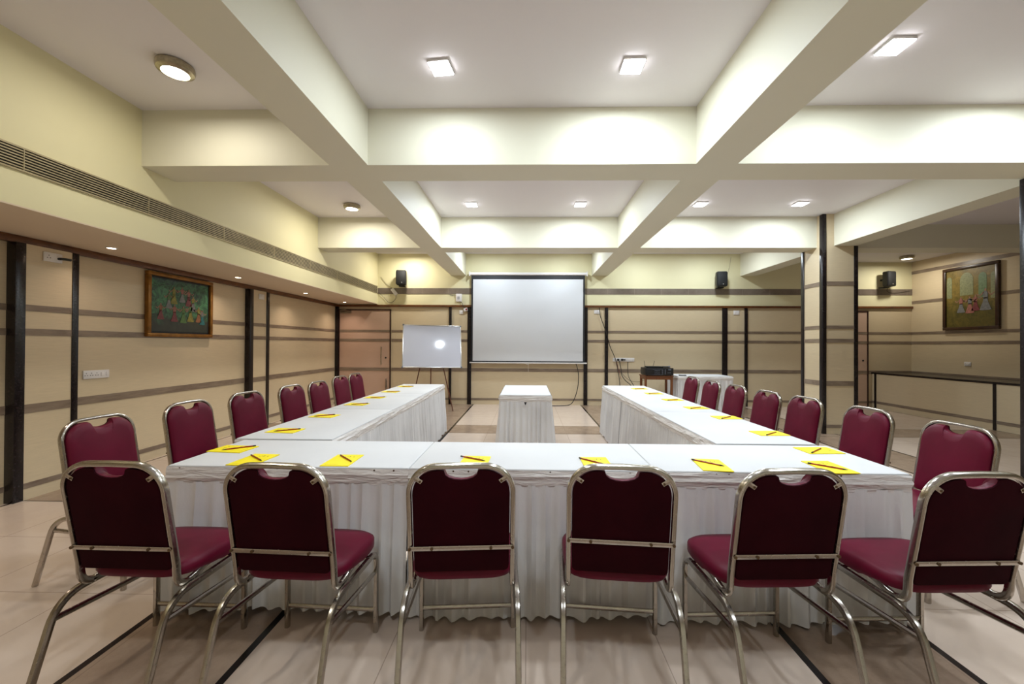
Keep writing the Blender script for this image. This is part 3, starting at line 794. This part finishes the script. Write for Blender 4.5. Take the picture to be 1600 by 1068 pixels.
cable('black cable hanging from the right half of the socket strip', [(2.29, yc, 1.0), (2.285, yc-.02, .82), (2.30, yc-.04, .66), (2.40, yc-.06, .48), (2.52, yc-.08, .25), (2.7, yc-.1, .02)], .007)
cable('thin cable sagging from the socket strip to the amplifier', [(2.08, yc-.02, .82), (2.18, yc-.06, .70), (2.32, yc-.1, .58), (2.50, yc-.2, .57), (2.62, yc-.35, .66), (2.66, yc-.42, .80)], .004)
cable('black cable hanging in a loop below the screen to the floor', [(1.10, 9.19, .965), (1.15, 9.2, .80), (1.165, 9.2, .62), (1.14, 9.19, .38), (1.06, 9.16, .14), (.96, 9.13, .03), (.75, 9.10, .009), (.45, 9.08, .009), (.2, 9.1, .009)], .0085)
cable('thin cable from the ceiling corner to the tilted box', [(-3.40, yc+.01, 2.93), (-3.28, yc+.01, 2.78), (-3.13, yc+.01, 2.66)], .005, 'cable_cream')
cable('dark cable drooping from the tilted box to the soffit', [(-3.04, yc, 2.50), (-3.05, yc, 2.42), (-3.12, yc, 2.35), (-3.22, yc, 2.34), (-3.32, yc, 2.45), (-3.46, yc, 2.58)], .004, 'cable_black')
cable('short black cable from the small box to the adapter', [(-1.60, yc, 2.37), (-1.52, yc-.01, 2.34), (-1.48, yc-.02, 2.26), (-1.44, yc-.02, 2.20)], .005)
cable('short dark cable left of the small white box', [(-1.80, yc+.01, 2.52), (-1.72, yc+.005, 2.50), (-1.64, yc, 2.50)], .005)
cable('thin cable beside the right loudspeaker', [(4.43, YF-.16, 2.92), (4.50, YF-.04, 2.93), (4.58, YF-.02, 3.15), (4.62, YF-.02, 3.40)], .004, 'cable_cream')
cable('thin black cable under the alcove loudspeaker', [(8.05, YF-.1, 2.70), (8.10, YF-.03, 2.62), (8.25, YF-.025, 2.58), (8.6, YF-.025, 2.63)], .004)

# ------------------------------------------------------------------ amplifier on its wooden stand
st = thing('wooden_stand', 'small brown wooden stand with shelf in the far right corner', 'stand', (2.70, 8.52, 0))
obj('top', box(-.30, .30, -.20, .20, .735, .757, .004), 'stool_wood', st)
bm = bmesh.new(); bx(bm, -.27, .27, -.18, -.165, .675, .735); bx(bm, -.27, .27, .165, .18, .675, .735); bx(bm, -.28, -.265, -.17, .17, .675, .735); bx(bm, .265, .28, -.17, .17, .675, .735)
obj('apron', bm, 'stool_wood', st)
for x in (-.265, .265):
    for y in (-.165, .165): obj('leg', box(x-.022, x+.022, y-.022, y+.022, 0, .735, .003), 'stool_wood', st)
obj('shelf', box(-.27, .27, -.17, .17, .27, .29, .003), 'stool_wood', st)
am = thing('amplifier', 'black rack amplifier with knobs on the wooden stand', 'amplifier', (2.70, 8.50, .758))
obj('chassis', box(-.275, .275, -.19, .19, .01, .155, .004), 'black_plastic', am)
bm = bmesh.new()
for x in (-.24, .24):
    for y in (-.16, .16): lathe(bm, [(.014, 0), (.014, .011)], 10, c=(x, y, 0))
obj('feet', bm, 'black_rubber', am)
obj('front_panel', box(-.285, .285, -.198, -.19, .008, .158, .002), 'black_plastic', am)
bm = bmesh.new()
for i in range(4):
    for j in range(3): sweep(bm, [(-.09+i*.028, -.198, .04+j*.034), (-.09+i*.028, -.210, .04+j*.034)], (1, 0, 0), .008, .008, 8, 2)
obj('knobs', bm, 'grey_plastic', am)
bm = bmesh.new(); bx(bm, -.14, .06, -.2, -.198, .125, .129); bx(bm, -.14, .06, -.2, -.198, .018, .022)
for k in range(6): bx(bm, .05+.0, .075, -.2, -.198, .03+k*.018, .038+k*.018)
bx(bm, .11, .125, -.2, -.198, .03, .13); bx(bm, .18, .235, -.2, -.198, .11, .14)
for k in range(3): bx(bm, .17+k*.022, .18+k*.022, -.2, -.198, .05, .075)
obj('panel_marks', bm, 'grey_plastic', am)
rv = thing('wireless_receiver', 'flat black receiver with two antennas on top of the amplifier', 'receiver', (2.68, 8.50, .914))
obj('casing', box(-.20, .13, -.10, .10, .0, .028, .004), 'black_plastic', rv)
for x, dx in ((-.19, -.02), (-.02, .03)):
    b = bmesh.new(); tube(b, [(x, .09, .025), (x+dx, .09, .135)], .004); obj('antenna', b, 'black_plastic', rv)
mc = thing('microphone', 'black hand microphone lying on top of the amplifier beside the receiver', 'microphone', (2.88, 8.44, .934))
b = bmesh.new(); sweep(b, [(-.08, 0, 0), (.05, .0, 0)], (0, 0, 1), .014, .014, 10, 2); obj('handle', b, 'black_plastic', mc)
b = bmesh.new(); bmesh.ops.create_uvsphere(b, u_segments=14, v_segments=10, radius=.022); obj('head', b, 'grey_plastic', mc, loc=(.065, 0, .002))
rc = obj('remote_control', box(-.075, .075, -.022, .022, 0, .018, .005), 'black_plastic', loc=(3.22, 8.44, TOP+.0005)); tag(rc, 'small black remote control on the corner of the far side table', 'remote control')

# ------------------------------------------------------------------ framed paintings
def figure(bm, x, z, h, robe, top, lean_=0):
    w = h*.24; y = -.0032
    def q(poly, mi): prism(bm, [(x+a*w+lean_*b*h, z+b*h) for a, b in poly], y-.001, y, mi)
    q([(-1.0, 0), (-.5, -.02), (.5, -.02), (1.0, .0), (.45, .35), (.30, .55), (-.30, .55), (-.45, .35)], robe)
    q([(-.38, .50), (.38, .50), (.42, .78), (.15, .84), (-.15, .84), (-.42, .78)], top)
    q([(.2, .78), (.95, .62), (1.5, .74), (1.45, .79), (.95, .69), (.3, .84)], 5); q([(-.2, .78), (-.95, .60), (-1.45, .70), (-1.4, .76), (-.95, .67), (-.3, .84)], 5)
    q([(-.20+.2*math.cos(t)+.2, .90+.065*math.sin(t)) for t in [2*PI*k/8 for k in range(8)]], 5)
pm = ['fig_red', 'fig_yellow', 'fig_green', 'fig_teal', 'fig_orange', 'fig_skin', 'fig_pale', 'fig_pink']
pa_ = thing('framed_painting', 'gold framed dark green garden painting with dancing figures on the left wall', 'painting', (XW+.006, 5.06, 1.835), PI/2)
pw, ph, bw = .965, .77, .045
bm = bmesh.new()
for a in ((-pw/2, pw/2, -ph/2, -ph/2+bw), (-pw/2, pw/2, ph/2-bw, ph/2), (-pw/2, -pw/2+bw, -ph/2+bw, ph/2-bw), (pw/2-bw, pw/2, -ph/2+bw, ph/2-bw)): bx(bm, a[0], a[1], -.05, 0, a[2], a[3], .008)
obj('frame', bm, 'gold_frame', pa_)
obj('inner_slip', box(-pw/2+bw-.002, pw/2-bw+.002, -.020, -.006, -ph/2+bw-.002, ph/2-bw+.002), 'screen_black', pa_)
cv = obj('canvas', box(-pw/2+bw+.022, pw/2-bw-.022, -.024, -.0201, -ph/2+bw+.022, ph/2-bw-.022), 'garden_canvas', pa_)
bm = bmesh.new()
for a in ((-.30, -.17, .20, 0, 4), (-.19, -.03, .20, 6, 2), (-.12, .03, .22, 1, 1), (-.11, -.19, .22, 0, 7), (0, .06, .20, 6, 7), (.02, -.20, .22, 2, 2), (.10, .02, .22, 0, 7), (.13, -.18, .23, 1, 2), (.17, -.04, .20, 6, 1), (.26, -.18, .21, 4, 1), (.32, -.21, .20, 3, 6)):
    figure(bm, *a)
f = obj('painted_figures', bm, pm, pa_, smooth=False, loc=(0, -.0235, 0))
pb = thing('framed_painting', 'dark framed olive-brown painting of seated figures under arches in the right alcove', 'painting', (XR-.006, 8.05, 2.345), -PI/2)
pw, ph, bw = 1.0, 1.26, .06
bm = bmesh.new()
for a in ((-pw/2, pw/2, -ph/2, -ph/2+bw), (-pw/2, pw/2, ph/2-bw, ph/2), (-pw/2, -pw/2+bw, -ph/2+bw, ph/2-bw), (pw/2-bw, pw/2, -ph/2+bw, ph/2-bw)): bx(bm, a[0], a[1], -.05, 0, a[2], a[3], .008)
obj('frame', bm, 'dark_frame', pb)
obj('canvas', box(-pw/2+bw-.002, pw/2-bw+.002, -.024, -.006, -ph/2+bw-.002, ph/2-bw+.002), 'court_canvas', pb)
bm = bmesh.new()
def arch(x, w, z0, z1, mi): prism(bm, [(x-w, z0), (x+w, z0), (x+w, z1-w*1.3)]+[(x+w*math.cos(t), z1-w*1.3+w*1.3*math.sin(t)) for t in [PI*k/10 for k in range(1, 10)]]+[(x-w, z1-w*1.3)], -.0022, -.0006, mi)
pm2 = pm+['arch_pale', 'arch_green']
arch(-.38, .05, .02, .45, 8); arch(-.06, .12, .05, .50, 8); arch(.22, .07, -.02, .46, 9); arch(.40, .045, -.05, .44, 8)
for a in ((-.16, -.28, .32, 6, 7), (.0, -.30, .34, 7, 6), (.10, -.26, .32, 0, 7), (.27, -.26, .42, 6, 6)): figure(bm, *a)
f = obj('painted_figures', bm, pm2, pb, smooth=False, loc=(0, -.0245, 0))
